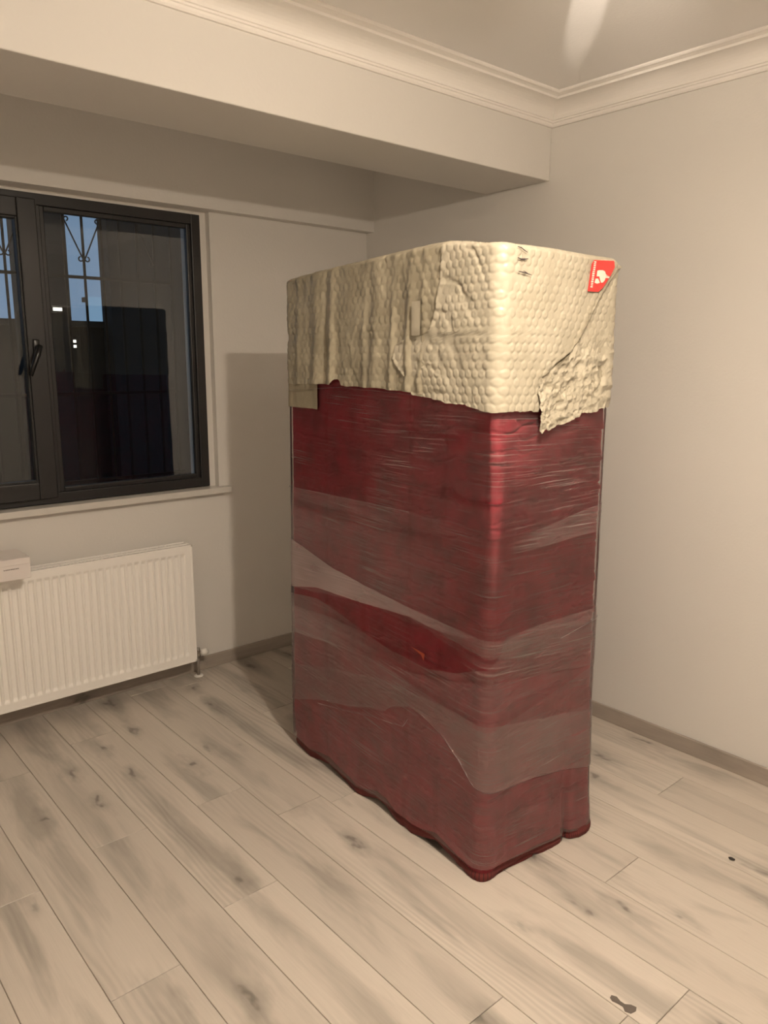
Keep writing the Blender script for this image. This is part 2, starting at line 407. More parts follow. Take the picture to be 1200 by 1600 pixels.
# wrought grille outside the window
M_IRON = principled('grille_iron', (0.006, 0.006, 0.007), rough=0.7, spec=0.2)
gr = empty('window_grille', (-1.78, 0.42, 0.95))
tag(gr, 'dark wrought-iron grille with scrolls outside the window', 'grille')
GY = 0.42
def gpart(name, bm):
    o = obj(name, bm, M_IRON, gr); o.matrix_parent_inverse = Matrix.Translation(-Vector(gr.location)); return o
GP = 0.0885
gx0 = -1.452
k0 = -12; k1 = 5
for k in range(k0, k1 + 1):
    x = gx0 + k * GP
    gpart('upright_bar', bx(bmesh.new(), x - 0.005, x + 0.005, GY - 0.005, GY + 0.005, 0.93, 2.30))
for z in (0.99, 1.42, 1.968, 2.272):
    gpart('cross_bar', bx(bmesh.new(), gx0 + (k0 - .3) * GP, gx0 + (k1 + .3) * GP, GY - 0.0065, GY + 0.0065, z - 0.007, z + 0.007))
def scroll(cx, cz, r, sgn, up):
    return [(cx + sgn * r * (1 - math.cos(a)) * 1.0 * (1 - a / 9), GY - 0.004, cz + up * r * math.sin(a) * (1 - a / 9)) for a in [i * 0.35 for i in range(13)]]
for c in (-8, -4, 0, 4):
    x = gx0 + c * GP
    for sg in (-1, 1):
        if c == 4 and sg > 0: continue
        bm = bmesh.new()
        tube(bm, [(x + sg * (GP - 0.006), GY - 0.004, 2.225), (x + sg * 0.006, GY - 0.004, 2.055)], 0.0036, 6)
        tube(bm, scroll(x + sg * 0.004, 2.055, 0.016, sg, -1), 0.0034, 6)
        tube(bm, scroll(x + sg * (GP - 0.006), 2.225, 0.014, -sg, 1), 0.0034, 6)
        gpart('scroll', bm)

# what stands outside: a narrow gap between dark neighbouring walls
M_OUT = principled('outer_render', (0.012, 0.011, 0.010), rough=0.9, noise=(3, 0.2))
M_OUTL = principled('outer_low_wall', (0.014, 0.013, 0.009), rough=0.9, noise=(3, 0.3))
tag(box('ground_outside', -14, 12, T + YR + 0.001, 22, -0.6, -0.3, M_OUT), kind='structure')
def outer(name, x0, x1, y0, y1, z1, label, cat, mat=M_OUT):
    r = tag(empty(name, ((x0 + x1) / 2, y0, -0.3)), label, cat)
    def pp(n, bm, m):
        o = obj(n, bm, m, r); o.matrix_parent_inverse = Matrix.Translation(-Vector(r.location)); return o
    pp('wall', bx(bmesh.new(), x0, x1, y0, y1, -0.3, z1), mat)
    pp('coping', bx(bmesh.new(), x0 - 0.03, x1 + 0.03, y0 - 0.04, y1 + 0.04, z1, z1 + 0.05), mat)
    return r, pp
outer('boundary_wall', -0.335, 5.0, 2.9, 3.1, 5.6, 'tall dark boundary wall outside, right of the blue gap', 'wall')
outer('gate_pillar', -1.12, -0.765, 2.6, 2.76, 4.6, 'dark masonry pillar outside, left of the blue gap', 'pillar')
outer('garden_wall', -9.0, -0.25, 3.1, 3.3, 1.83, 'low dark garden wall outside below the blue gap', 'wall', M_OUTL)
def emit(name, color, s):
    m, nt, out = new_mat(name); e = N(nt, 'ShaderNodeEmission'); e.inputs[0].default_value = (*color, 1); e.inputs[1].default_value = s
    nt.links.new(e.outputs[0], out.inputs[0]); return m

# added shed with a glowing blue pane, and added glowing boxes for window glints
shed, sp_ = outer('added_shed', 0.262, 1.0, 5.0, 5.06, 2.16, 'added low shed outside with a glowing pane for the bright blue patch in the gap', 'shed')
sp_('glow_pane', bx(bmesh.new(), 0.232, 0.95, 4.950, 4.959, 1.2, 2.212), emit('blue_pane_glow', (0.42, 0.68, 1.0), 0.50))
def added_glint(x, y, z, n, w, h, label):
    r = tag(empty('added_glint', (x, y, z)), label, 'lamp'); f = lambda nm, bm, m: setattr(obj(nm, bm, m, r), 'matrix_parent_inverse', Matrix.Translation(-Vector(r.location)))
    f('housing', bx(bmesh.new(), x - w * 0.7, x + w * 0.7, y - 0.03, y - 0.001, z - h * (n - 0.3), z + h, 0.004), M_IRON)
    for k in range(n):
        zc = z - k * h * 1.25
        f('lens', bx(bmesh.new(), x - w / 2, x + w / 2, y - 0.036, y - 0.030, zc - h * 0.35, zc + h * 0.35, 0.002), emit('glint_glow', (1.0, 0.92, 0.80), 2.2))
added_glint(-0.873, 2.6, 1.936, 1, 0.065, 0.034, 'small added glowing box on the dark pillar outside, standing in for a glint')
added_glint(-0.600, 3.1, 1.717, 2, 0.045, 0.032, 'small added pair of glowing boxes on the low garden wall outside, standing in for glints')

# ------------------------------------------------------------------ ceiling lamp (above and behind the wardrobe, out of view)
M_BRASS = principled('lamp_metal', (0.55, 0.50, 0.42), rough=0.3, metal=1.0)
M_BULB = emit('bulb_glow', (1.0, 0.838, 0.668), LAMP_STRENGTH)
lx, ly, lz = LAMP_POS
lamp = tag(empty('pendant_lamp', (lx, ly, ZC)), 'pendant lamp with flat open drum shade hanging from the ceiling', 'lamp')
def lpart(name, bm, mat, smooth=True):
    o = obj(name, bm, mat, lamp, smooth); o.matrix_parent_inverse = Matrix.Translation(-Vector(lamp.location)); return o
lpart('ceiling_rose', lathe(bmesh.new(), [(0.055, 0), (0.052, -0.012), (0.03, -0.024), (0.008, -0.030)], (lx, ly, ZC)), M_BRASS)
lpart('rod', tube(bmesh.new(), [(lx, ly, ZC - 0.02), (lx, ly, lz + 0.08)], 0.006, 10), M_BRASS)
lpart('bulb_holder', lathe(bmesh.new(), [(0.008, 0.085), (0.016, 0.075), (0.017, 0.022), (0.010, 0.0100)], (lx, ly, lz)), M_BRASS)
lpart('bulb', lathe(bmesh.new(), [(0.042 * math.sin(a), 0.0105 * math.cos(a)) for a in [0.25 + i * 0.26 for i in range(11)]] + [(0.003, -0.0104)], (lx, ly, lz), 28), M_BULB)
# two added narrow spots inside the shade that make the streak on the ceiling
for az, el, cone, power, blend in ((41.0, 7.6, 5.6, 215.0, 0.6), (33.0, 13.0, 22.0, 60.0, 0.9)):
    sd = bpy.data.lights.new('added_streak_spot', 'SPOT'); sd.energy = power; sd.color = (1.0, 0.86, 0.72); sd.spot_size = math.radians(cone); sd.spot_blend = blend; sd.shadow_soft_size = 0.006
    so = bpy.data.objects.new('added_streak_spot', sd); COL.objects.link(so); so.parent = lamp; so.matrix_parent_inverse = Matrix.Translation(-Vector(lamp.location))
    a, e = math.radians(az), math.radians(el)
    so.location = (lx + 0.025 * math.cos(a), ly + 0.025 * math.sin(a), lz + 0.115)
    so.rotation_euler = Vector((math.cos(a) * math.cos(e), math.sin(a) * math.cos(e), math.sin(e))).to_track_quat('-Z', 'Y').to_euler()
# unseen flat drum shade, shaped to block light to the ceiling except through its slit
bm = bmesh.new(); a0, a1 = math.radians(47.5), math.radians(47.5 - 21.0 + 360); n = 90
rows = []
for i in range(n + 1):
    a = a0 + (a1 - a0) * i / n
    rows.append([bm.verts.new((lx + r * math.cos(a), ly + r * math.sin(a), lz + h)) for r, h in ((0.280, 0.046), (0.280, 0.165), (0.283, 0.165), (0.283, 0.046))])
for i in range(n):
    for k in range(4): bm.faces.new((rows[i][k], rows[i][(k + 1) % 4], rows[i + 1][(k + 1) % 4], rows[i + 1][k]))
bm.faces.new(rows[0]); bm.faces.new(rows[-1][::-1]); bmesh.ops.recalc_face_normals(bm, faces=bm.faces)
m_sh, nt_, out_ = new_mat('shade_fabric')
d_ = N(nt_, 'ShaderNodeBsdfDiffuse'); d_.inputs[0].default_value = (0.80, 0.76, 0.70, 1); t_ = N(nt_, 'ShaderNodeBsdfTranslucent'); t_.inputs[0].default_value = (0.80, 0.74, 0.66, 1)
x_ = N(nt_, 'ShaderNodeMixShader'); x_.inputs[0].default_value = 0.45
nt_.links.new(d_.outputs[0], x_.inputs[1]); nt_.links.new(t_.outputs[0], x_.inputs[2]); nt_.links.new(x_.outputs[0], out_.inputs[0])
lpart('drum_shade', bm, m_sh)
for k in range(3):
    a = math.radians(100 + 120 * k)
    lpart('shade_arm', tube(bmesh.new(), [(lx, ly, lz + 0.078), (lx + 0.281 * math.cos(a), ly + 0.281 * math.sin(a), lz + 0.12)], 0.003, 8), M_BRASS)

# ------------------------------------------------------------------ radiator
M_RAD = principled('radiator_enamel', (0.93, 0.91, 0.87), rough=0.28, spec=0.5)
M_CHROME = principled('valve_chrome', (0.55, 0.53, 0.50), rough=0.25, metal=1.0)
M_KNOB = principled('white_plastic', (0.80, 0.78, 0.74), rough=0.35)
RX0, RX1, RY0, RY1, RZ0, RZ1 = -2.600, -1.200, YR - 0.122, YR - 0.030, 0.106, 0.704
rad = tag(empty('radiator', ((RX0 + RX1) / 2, (RY0 + RY1) / 2, RZ0)), 'white ribbed panel radiator on the wall under the window', 'radiator')
def under(root):
    inv = Matrix.Translation(-Vector(root.location))
    def f(name, bm, mat, parent=None, smooth=False):
        o = obj(name, bm, mat, None, smooth); o.parent = parent or root
        if parent is None: o.matrix_parent_inverse = inv
        return o
    return f
rp = under(rad)
pitch = 0.03333; nrib = int((RX1 - RX0 - 0.036) / pitch); m0 = (RX1 - RX0 - nrib * pitch) / 2
xs = [RX0, RX0 + 0.006]
prof = [0, 0]
for i in range(nrib):
    b0 = RX0 + m0 + i * pitch
    for t, d in ((0.10, 0), (0.24, 1), (0.40, 1.08), (0.60, 1.08), (0.76, 1), (0.90, 0)):
        xs.append(b0 + t * pitch); prof.append(d)
xs += [RX1 - 0.006, RX1]; prof += [0, 0]
zs = [(RZ0, 0), (RZ0 + 0.035, 0), (RZ0 + 0.040, 0.15), (RZ0 + 0.052, 0.9), (RZ0 + 0.058, 1), (RZ1 - 0.058, 1), (RZ1 - 0.052, 0.9), (RZ1 - 0.040, 0.15), (RZ1 - 0.035, 0), (RZ1, 0)]
V = np.array([(x, RY0 + 0.0075 * d * mz, z) for x, d in zip(xs, prof) for z, mz in zs])
fp = grid_mesh('front_panel', V, len(xs), len(zs), M_RAD, rad); fp.matrix_parent_inverse = Matrix.Translation(-Vector(rad.location))
md = fp.modifiers.new('thickness', 'SOLIDIFY'); md.thickness = 0.0015
fp.data.polygons.foreach_set('use_smooth', [False] * len(fp.data.polygons))
bm = bmesh.new()
for (x0, x1, z0, z1) in ((RX0, RX1, RZ1 - 0.008, RZ1 + 0.001), (RX0, RX1, RZ0 - 0.001, RZ0 + 0.008), (RX0, RX0 + 0.008, RZ0, RZ1), (RX1 - 0.008, RX1, RZ0, RZ1)):
    bx(bm, x0, x1, RY0 - 0.0015, RY0 + 0.004, z0, z1, 0.001)
rp('panel_rim', bm, M_RAD)
rp('back_panel', bx(bmesh.new(), RX0, RX1, RY1 - 0.012, RY1, RZ0 + 0.01, RZ1 - 0.012, 0.003), M_RAD)
for x0 in (RX0, RX1 - 0.002):
    bm = bmesh.new()
    bx(bm, x0, x0 + 0.002, RY0 + 0.003, RY1, RZ0 + 0.002, RZ1 - 0.001); rp('side_cover', bm, M_RAD)
bm = bmesh.new()     # open top grille
for yy in (RY0 + 0.005, RY0 + 0.047, RY1 - 0.004): bx(bm, RX0, RX1, yy - 0.0025, yy + 0.0025, RZ1 - 0.008, RZ1)
k = RX0 + 0.01
while k < RX1 - 0.008:
    bx(bm, k, k + 0.003, RY0 + 0.003, RY1, RZ1 - 0.012, RZ1 - 0.006); k += 0.016
tag(rp('top_grille', bm, M_RAD), kind='stuff')
rp('convector_fins', bx(bmesh.new(), RX0 + 0.02, RX1 - 0.02, RY0 + 0.03, RY1 - 0.03, RZ0 + 0.02, RZ1 - 0.05), principled('fin_steel', (0.22, 0.21, 0.19), rough=0.5))
for x in (RX0 + 0.2, RX1 - 0.2):
    rp('wall_bracket', bx(bmesh.new(), x, x + 0.03, RY1, YR - 0.0015, RZ0 + 0.05, RZ1 - 0.05, 0.002), M_RAD)
vy = YR - 0.070
bm = bmesh.new(); tube(bm, [(RX1 - 0.004, vy, 0.135), (RX1 + 0.030, vy, 0.135)], 0.010, 12)
lathe(bm, [(0.014, -0.014), (0.017, 0.0), (0.017, 0.012), (0.012, 0.018)], (RX1 + 0.022, vy, 0.135), 14, 'x')
tube(bm, [(RX1 + 0.030, vy, 0.150), (RX1 + 0.030, vy, 0.100)], 0.013, 12)
valve = rp('valve', bm, M_CHROME, None, True)
bm = bmesh.new(); lathe(bm, [(0.012, 0.0), (0.017, 0.004), (0.018, 0.030), (0.013, 0.038)], (RX1 + 0.046, vy, 0.121), 16, 'x')
kn = rp('valve_knob', bm, M_KNOB, None, True)
bm = bmesh.new(); tube(bm, [(RX1 + 0.030, vy, 0.100), (RX1 + 0.030, vy, 0.002)], 0.008, 12)
rp('pipe', bm, principled('pipe_grey', (0.24, 0.21, 0.18), rough=0.6), None, True)
bm = bmesh.new(); lathe(bm, [(0.024, 0.001), (0.022, 0.006), (0.010, 0.008)], (RX1 + 0.030, vy, 0), 20); rp('pipe_collar', bm, M_KNOB, None, True)

# white box lying on the radiator
M_CARD = principled('white_card', (0.78, 0.73, 0.70), rough=0.5)
pk = tag(empty('cardboard_box', (-2.15, -0.07, RZ1)), 'small flat white box lying on top of the radiator', 'box')
kp = under(pk)
kp('body', bx(bmesh.new(), -2.33, -1.972, -0.160, 0.020, RZ1 + 0.0012, RZ1 + 0.088, 0.003), M_CARD)
kp('lid', bx(bmesh.new(), -2.3312, -1.9708, -0.1612, 0.0212, RZ1 + 0.062, RZ1 + 0.0895, 0.003), M_CARD)
bm = bmesh.new()
for i in range(9):
    bx(bm, -2.075 + i * 0.0065, -2.075 + i * 0.0065 + (0.0050 if i % 3 else 0.0040), -0.1612, -0.1602, RZ1 + 0.0465, RZ1 + 0.0505)
kp('print', bm, principled('grey_ink', (0.25, 0.22, 0.21), rough=0.6))

# ------------------------------------------------------------------ wrapped wardrobe
FX_, FY_, TH = -1.2427, -2.0045, 0.05874
W, D, RC = 0.4878, 1.1118, 0.024
PER = 2 * (W + D)
ward = tag(empty('wrapped_wardrobe', (FX_, FY_, 0)), 'tall wardrobe wrapped in maroon blanket, stretch film and bubble wrap', 'wardrobe')
ward.rotation_euler = (0, 0, -TH)
def path(s):
    """s=0 front corner, s>0 along the right face, s<0 along the left face; returns position and outward normal"""
    s = np.mod(np.asarray(s, float) + D, PER) - D      # [-D, W+D+W)
    P = np.zeros(s.shape + (2,)); Nn = np.zeros(s.shape + (2,))
    segs = [(-D, 0, (0, D), (0, -1), (-1, 0)), (0, W, (0, 0), (1, 0), (0, -1)), (W, W + D, (W, 0), (0, 1), (1, 0)), (W + D, PER - D + 1e-6, (W, D), (-1, 0), (0, 1))]
    lens = [D, W, D, W]
    for (a, b, o, d, n), ln in zip(segs, lens):
        mk = (s >= a) & (s < b); t = s[mk] - a
        o = np.array(o, float); d = np.array(d, float); n = np.array(n, float)
        A = RC * math.pi / 4          # half arc length
        p = o + d * t[:, None]; nn = np.repeat(n[None], len(t), 0)
        # start arc
        k = t < A; ang = (A - t[k]) / RC
        c = o + d * RC - n * RC
        nk = n * np.cos(ang)[:, None] - d * np.sin(ang)[:, None]
        p[k] = c + nk * RC; nn[k] = nk
        k2 = t > ln - A; ang = (t[k2] - (ln - A)) / RC
        c2 = o + d * (ln - RC) - n * RC
        nk = n * np.cos(ang)[:, None] + d * np.sin(ang)[:, None]
        p[k2] = c2 + nk * RC; nn[k2] = nk
        k3 = ~(k | k2); u = (t[k3] - A) / (ln - 2 * A)
        p[k3] = o + d * (RC + u * (ln - 2 * RC))[:, None]
        P[mk] = p; Nn[mk] = nn
    return P, Nn
def ipl(pts):
    xs_ = [p[0] for p in pts]; zs_ = [p[1] for p in pts]
    xs2 = [xs_[0]] + xs_ + [PER - D]; 
    return lambda s: np.interp(np.mod(np.asarray(s) + D, PER) - D, xs_ + [PER - D], zs_ + [zs_[0]])
def flare(z): return 0.016 * np.clip(1 - z / 1.76, 0, 1) ** 1.6
def surf(s, z, off):
    P, Nn = path(s); q = P + Nn * (off + flare(z))[..., None]
    return np.concatenate([q, z[..., None]], -1)
ZTOP = ipl([(-1.112, 1.885), (-0.886, 1.899), (-0.653, 1.910), (-0.449, 1.919), (-0.269, 1.926), (-0.20, 1.926), (-0.121, 1.917), (-0.05, 1.905), (0.037, 1.900), (0.165, 1.902), (0.303, 1.898), (0.47, 1.895), (0.50, 1.890)])
ZHEM = ipl([(-1.112, 0.004), (-0.97, 0.002), (-0.90, 0.007), (-0.856, 0.014), (-0.78, 0.008), (-0.70, 0.002), (-0.60, 0.003), (-0.565, 0.014), (-0.53, 0.022), (-0.475, 0.020), (-0.42, 0.004), (-0.313, 0.002), (-0.26, 0.012), (-0.21, 0.026), (-0.15, 0.016), (-0.09, 0.006), (0.0, 0.001), (0.1, 0.003), (0.2, 0.002), (0.35, 0.002), (0.372, 0.004), (0.40, 0.004), (0.49, 0.002)])
OHEM = ipl([(-1.112, -0.008), (-1.05, 0.000), (-0.97, 0.006), (-0.90, -0.008), (-0.856, -0.010), (-0.72, 0.000), (-0.636, 0.014), (-0.573, 0.002), (-0.53, -0.008), (-0.475, -0.006), (-0.404, 0.004), (-0.313, 0.008), (-0.21, -0.008), (-0.106, 0.0), (-0.03, 0.004), (0.06, 0.0), (0.22, 0.004), (0.30, 0.012), (0.350, 0.010), (0.372, -0.012), (0.385, 0.006), (0.42, 0.020), (0.46, 0.020), (0.49, 0.010)])

# --- materials
def uvnode(nt):
    return N(nt, 'ShaderNodeUVMap', _uv_map='UVMap').outputs[0]
def blanket_mat():
    m, nt, out = new_mat('maroon_blanket'); L = nt.links.new
    b = N(nt, 'ShaderNodeBsdfPrincipled'); L(b.outputs[0], out.inputs[0])
    uv = uvnode(nt)
    n = N(nt, 'ShaderNodeTexNoise'); n.inputs['Scale'].default_value = 9; n.inputs['Detail'].default_value = 6; n.inputs['Roughness'].default_value = 0.65; L(uv, n.inputs['Vector'])
    r = N(nt, 'ShaderNodeValToRGB'); r.color_ramp.elements[0].position = 0.30; r.color_ramp.elements[0].color = (0.13, 0.004, 0.010, 1)
    r.color_ramp.elements[1].position = 0.72; r.color_ramp.elements[1].color = (0.31, 0.008, 0.026, 1); L(n.outputs[0], r.inputs[0])
    L(r.outputs[0], b.inputs['Base Color']); b.inputs['Roughness'].default_value = 0.75; b.inputs['Sheen Weight'].default_value = 0.25
    b.inputs['Sheen Tint'].default_value = (1, 0.35, 0.4, 1)
    n2 = N(nt, 'ShaderNodeTexNoise'); n2.inputs['Scale'].default_value = 240; n2.inputs['Detail'].default_value = 2; L(uv, n2.inputs['Vector'])
    bp = N(nt, 'ShaderNodeBump'); bp.inputs['Distance'].default_value = 0.0012; bp.inputs['Strength'].default_value = 0.3; L(n2.outputs[0], bp.inputs['Height']); L(bp.outputs[0], b.inputs['Normal'])
    return m
M_BLANKET = blanket_mat()
def hem_mat():
    m, nt, out = new_mat('hem_braid'); L = nt.links.new
    b = N(nt, 'ShaderNodeBsdfPrincipled'); L(b.outputs[0], out.inputs[0]); uv = uvnode(nt)
    mp = N(nt, 'ShaderNodeMapping'); mp.inputs['Scale'].default_value = (46, 0, 0); L(uv, mp.inputs[0])
    w = N(nt, 'ShaderNodeTexWave'); w.inputs['Scale'].default_value = 1.0; w.inputs['Distortion'].default_value = 0.6; L(mp.outputs[0], w.inputs['Vector'])
    r = N(nt, 'ShaderNodeValToRGB'); r.color_ramp.elements[0].position = 0.80; r.color_ramp.elements[0].color = (0.12, 0.014, 0.012, 1)
    r.color_ramp.elements[1].position = 0.97; r.color_ramp.elements[1].color = (0.03, 0.005, 0.005, 1); L(w.outputs[0], r.inputs[0])
    L(r.outputs[0], b.inputs['Base Color']); b.inputs['Roughness'].default_value = 0.8
    return m
M_HEM = hem_mat()
def film_mat(name, veil, amp, seed, tilt, fade=None, col=(0.60, 0.495, 0.48)):
    """clear stretch film: mostly transparent, hazy white where it is stretched into streaks, with a gloss"""
    m, nt, out = new_mat(name); L = nt.links.new
    uv = uvnode(nt)
    def noise(sx, sz, det, rot=0.0):
        mp = N(nt, 'ShaderNodeMapping'); mp.inputs['Rotation'].default_value = (0, 0, rot); mp.inputs['Location'].default_value = (seed * 3.7, seed * 1.3, 0); L(uv, mp.inputs[0])
        mp2 = N(nt, 'ShaderNodeMapping'); mp2.inputs['Scale'].default_value = (sx, sz, 1); L(mp.outputs[0], mp2.inputs[0])
        n = N(nt, 'ShaderNodeTexNoise'); n.inputs['Scale'].default_value = 1; n.inputs['Detail'].default_value = det; L(mp2.outputs[0], n.inputs['Vector']); return n.outputs[0]
    def rng_(s, a, b, c, d):
        g = N(nt, 'ShaderNodeMapRange'); g.inputs[1].default_value = a; g.inputs[2].default_value = b; g.inputs[3].default_value = c; g.inputs[4].default_value = d; L(s, g.inputs[0]); return g.outputs[0]
    def op(k, a, b):
        q = N(nt, 'ShaderNodeMath', _operation=k)
        for i, v in enumerate((a, b)):
            if isinstance(v, (int, float)): q.inputs[i].default_value = v
            else: L(v, q.inputs[i])
        return q.outputs[0]
    streak = rng_(noise(4.0, 260, 3, tilt), 0.55, 0.72, 0, 1)
    patch = rng_(noise(3.0, 5.0, 3), 0.40, 0.64, 0, 1)
    large = rng_(noise(1.6, 4.0, 3, tilt), 0.35, 0.70, 0.75, 1.25)
    fac = op('ADD', op('MULTIPLY', large, veil), op('MULTIPLY', op('MULTIPLY', streak, patch), amp))
    if fade:       # (s0, s1, at s0, at s1)
        sp = N(nt, 'ShaderNodeSeparateXYZ'); L(uv, sp.inputs[0])
        jit = op('MULTIPLY', op('SUBTRACT', noise(2.0, 75, 4, tilt), 0.5), 0.34)
        fac = op('MULTIPLY', fac, rng_(op('ADD', sp.outputs[0], jit), *fade))
    cl = N(nt, 'ShaderNodeClamp'); L(fac, cl.inputs[0]); cl.inputs[2].default_value = 0.9
    tr = N(nt, 'ShaderNodeBsdfTransparent'); df = N(nt, 'ShaderNodeBsdfDiffuse'); df.inputs[0].default_value = (*col, 1)
    mx = N(nt, 'ShaderNodeMixShader'); L(cl.outputs[0], mx.inputs[0]); L(tr.outputs[0], mx.inputs[1]); L(df.outputs[0], mx.inputs[2])
    gl = N(nt, 'ShaderNodeBsdfGlossy'); gl.inputs['Roughness'].default_value = 0.28
    fr = N(nt, 'ShaderNodeFresnel'); fr.inputs['IOR'].default_value = 1.16
    bp = N(nt, 'ShaderNodeBump'); bp.inputs['Distance'].default_value = 0.002; bp.inputs['Strength'].default_value = 0.5; L(noise(5, 130, 3, tilt), bp.inputs['Height'])
    L(bp.outputs[0], gl.inputs['Normal'])
    m2 = N(nt, 'ShaderNodeMixShader'); L(fr.outputs[0], m2.inputs[0]); L(mx.outputs[0], m2.inputs[1]); L(gl.outputs[0], m2.inputs[2])
    L(m2.outputs[0], out.inputs[0])
    return m
def wrap_mat(name, c0, c1, rough=0.38):
    m, nt, out = new_mat(name); L = nt.links.new
    b = N(nt, 'ShaderNodeBsdfPrincipled'); L(b.outputs[0], out.inputs[0]); uv = uvnode(nt)
    n = N(nt, 'ShaderNodeTexNoise'); n.inputs['Scale'].default_value = 7; n.inputs['Detail'].default_value = 5; L(uv, n.inputs['Vector'])
    r = N(nt, 'ShaderNodeValToRGB'); r.color_ramp.elements[0].position = 0.3; r.color_ramp.elements[0].color = (*c0, 1); r.color_ramp.elements[1].position = 0.7; r.color_ramp.elements[1].color = (*c1, 1)
    L(n.outputs[0], r.inputs[0]); L(r.outputs[0], b.inputs['Base Color'])
    b.inputs['Roughness'].default_value = rough; b.inputs['Specular IOR Level'].default_value = 0.4
    n2 = N(nt, 'ShaderNodeTexNoise'); n2.inputs['Scale'].default_value = 90; n2.inputs['Detail'].default_value = 3; L(uv, n2.inputs['Vector'])
    bp = N(nt, 'ShaderNodeBump'); bp.inputs['Distance'].default_value = 0.0012; bp.inputs['Strength'].default_value = 0.5; L(n2.outputs[0], bp.inputs['Height']); L(bp.outputs[0], b.inputs['Normal'])
    return m
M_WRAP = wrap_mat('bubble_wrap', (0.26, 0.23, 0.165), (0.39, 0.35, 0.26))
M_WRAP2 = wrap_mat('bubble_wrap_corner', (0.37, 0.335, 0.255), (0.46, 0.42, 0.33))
M_TAPE = wrap_mat('packing_tape', (0.27, 0.235, 0.165), (0.32, 0.28, 0.20), 0.25)

# --- carcass (hidden core that carries the wraps)
bm = bmesh.new(); bx(bm, 0.030, W - 0.030, 0.030, D - 0.030, 0.03, 1.86, 0.01)
obj('carcass', bm, principled('wardrobe_board', (0.30, 0.22, 0.15), rough=0.5), ward)

# --- blanket
ns, nz = 660, 460
s1 = np.linspace(-D, PER - D, ns, endpoint=False)
zz = np.linspace(0, 1, nz)
Sg, Zu = np.meshgrid(s1, zz, indexing='ij')
zb_ = ZHEM(Sg); Zg = zb_ + (1.60 - zb_) * Zu
def blanket_off(S_, Z_):
    low = fbm(S_ * 9, Z_ * 7, 3, 3) - 0.5
    fine = fbm(S_ * 34, Z_ * 34, 3, 9) - 0.5
    o = -0.002 + 0.005 * low + 0.0022 * fine
    # broken horizontal creases, stronger on the right face and beside the corner
    zc = Z_ + 0.030 * (fbm(S_ * 7, Z_ * 2.3, 3, 21) - 0.5) * 2
    ph = zc / 0.093; dist = np.abs(ph - np.round(ph)) * 0.093
    brk = sstep(0.40, 0.62, vnoise(S_ * 9 + 3, np.round(ph) * 7.7, 31))
    side = 0.35 + 0.65 * sstep(-0.42, -0.2, S_) * (S_ < 0.6)
    o -= 0.0075 * np.exp(-(dist / 0.0040) ** 2) * brk * side
    zc2 = Z_ + 0.05 * (fbm(S_ * 16, Z_ * 5, 3, 77) - 0.5)
    ph2 = zc2 / 0.041 + 0.3; d2 = np.abs(ph2 - np.round(ph2)) * 0.041
    o -= 0.0045 * np.exp(-(d2 / 0.0034) ** 2) * sstep(0.5, 0.7, vnoise(S_ * 18, np.round(ph2) * 3.1, 55)) * side
    # slack folds lapping downwards, each ending in a small overhang
    zc3 = Z_ + 0.034 * (fbm(S_ * 8 + 2, Z_ * 2.0, 3, 121) - 0.5) + 0.010 * (fbm(S_ * 40, Z_ * 12, 2, 122) - 0.5)
    ph3 = zc3 / 0.102 + 0.37; fr3 = ph3 - np.floor(ph3)
    m3 = sstep(0.36, 0.60, vnoise(S_ * 7 + 11, np.floor(ph3) * 5.3, 131)) * side
    o += 0.0065 * m3 * (np.clip(1 - fr3 / 0.55, 0, 1) ** 1.5) * sstep(0.0, 0.03, fr3)
    # vertical seams of the blanket
    for sv, h in ((-0.205, 0.0045), (-0.365, 0.0050), (-0.62, 0.003), (-0.86, 0.003), (0.085, 0.002)):
        o += h * (1 / (1 + np.exp((S_ - sv - 0.006 * (vnoise(Z_ * 9, Z_ * 0 + sv * 50, 5) - .5)) / 0.003)) - 0.5) * np.exp(-np.abs(S_ - sv) / 0.045)
    # overlapping end at the right
    ov = sstep(0.366, 0.384, S_) * (S_ < 0.60) * sstep(0.62, 0.25, Z_)
    o += 0.012 * ov - 0.006 * np.exp(-((S_ - 0.370) / 0.012) ** 2) * sstep(0.5, 0.1, Z_)
    # rounded puffy front corner
    o += 0.0045 * np.exp(-(S_ / 0.035) ** 2) * (0.2 + 0.6 * vnoise(S_ * 40, Z_ * 18, 12) + 0.5 * fbm(S_ * 60, Z_ * 60, 3, 14))
    # hem
    o += OHEM(S_) * np.exp(-(Z_ / 0.09) ** 2)
    return o
V = surf(Sg.ravel(), Zg.ravel(), blanket_off(Sg, Zg).ravel())
uv = np.stack([Sg.ravel(), Zg.ravel()], -1)
blanket = grid_mesh('blanket', V, ns, nz, M_BLANKET, ward, closed=True, uv=uv)
tag(blanket, 'maroon quilted moving blanket')
nh = 9
Sg, Zu = np.meshgrid(s1, np.linspace(0, 1, nh), indexing='ij')
zb_ = ZHEM(Sg) ; hh = 0.028 + 0.006 * vnoise(Sg * 12, Sg * 0, 8)
Zg = zb_ - 0.001 + hh * Zu; Zg = np.maximum(Zg, 0.0006)
V = surf(Sg.ravel(), Zg.ravel(), (blanket_off(Sg, Zg) + 0.0045 * np.sin(np.pi * np.clip(Zu, 0.08, 0.92)) ).ravel())
hem = grid_mesh('hem_binding', V, ns, nh, M_HEM, blanket, closed=True, uv=np.stack([Sg.ravel(), Zg.ravel()], -1))
tag(hem, 'dark maroon bound hem along the floor')

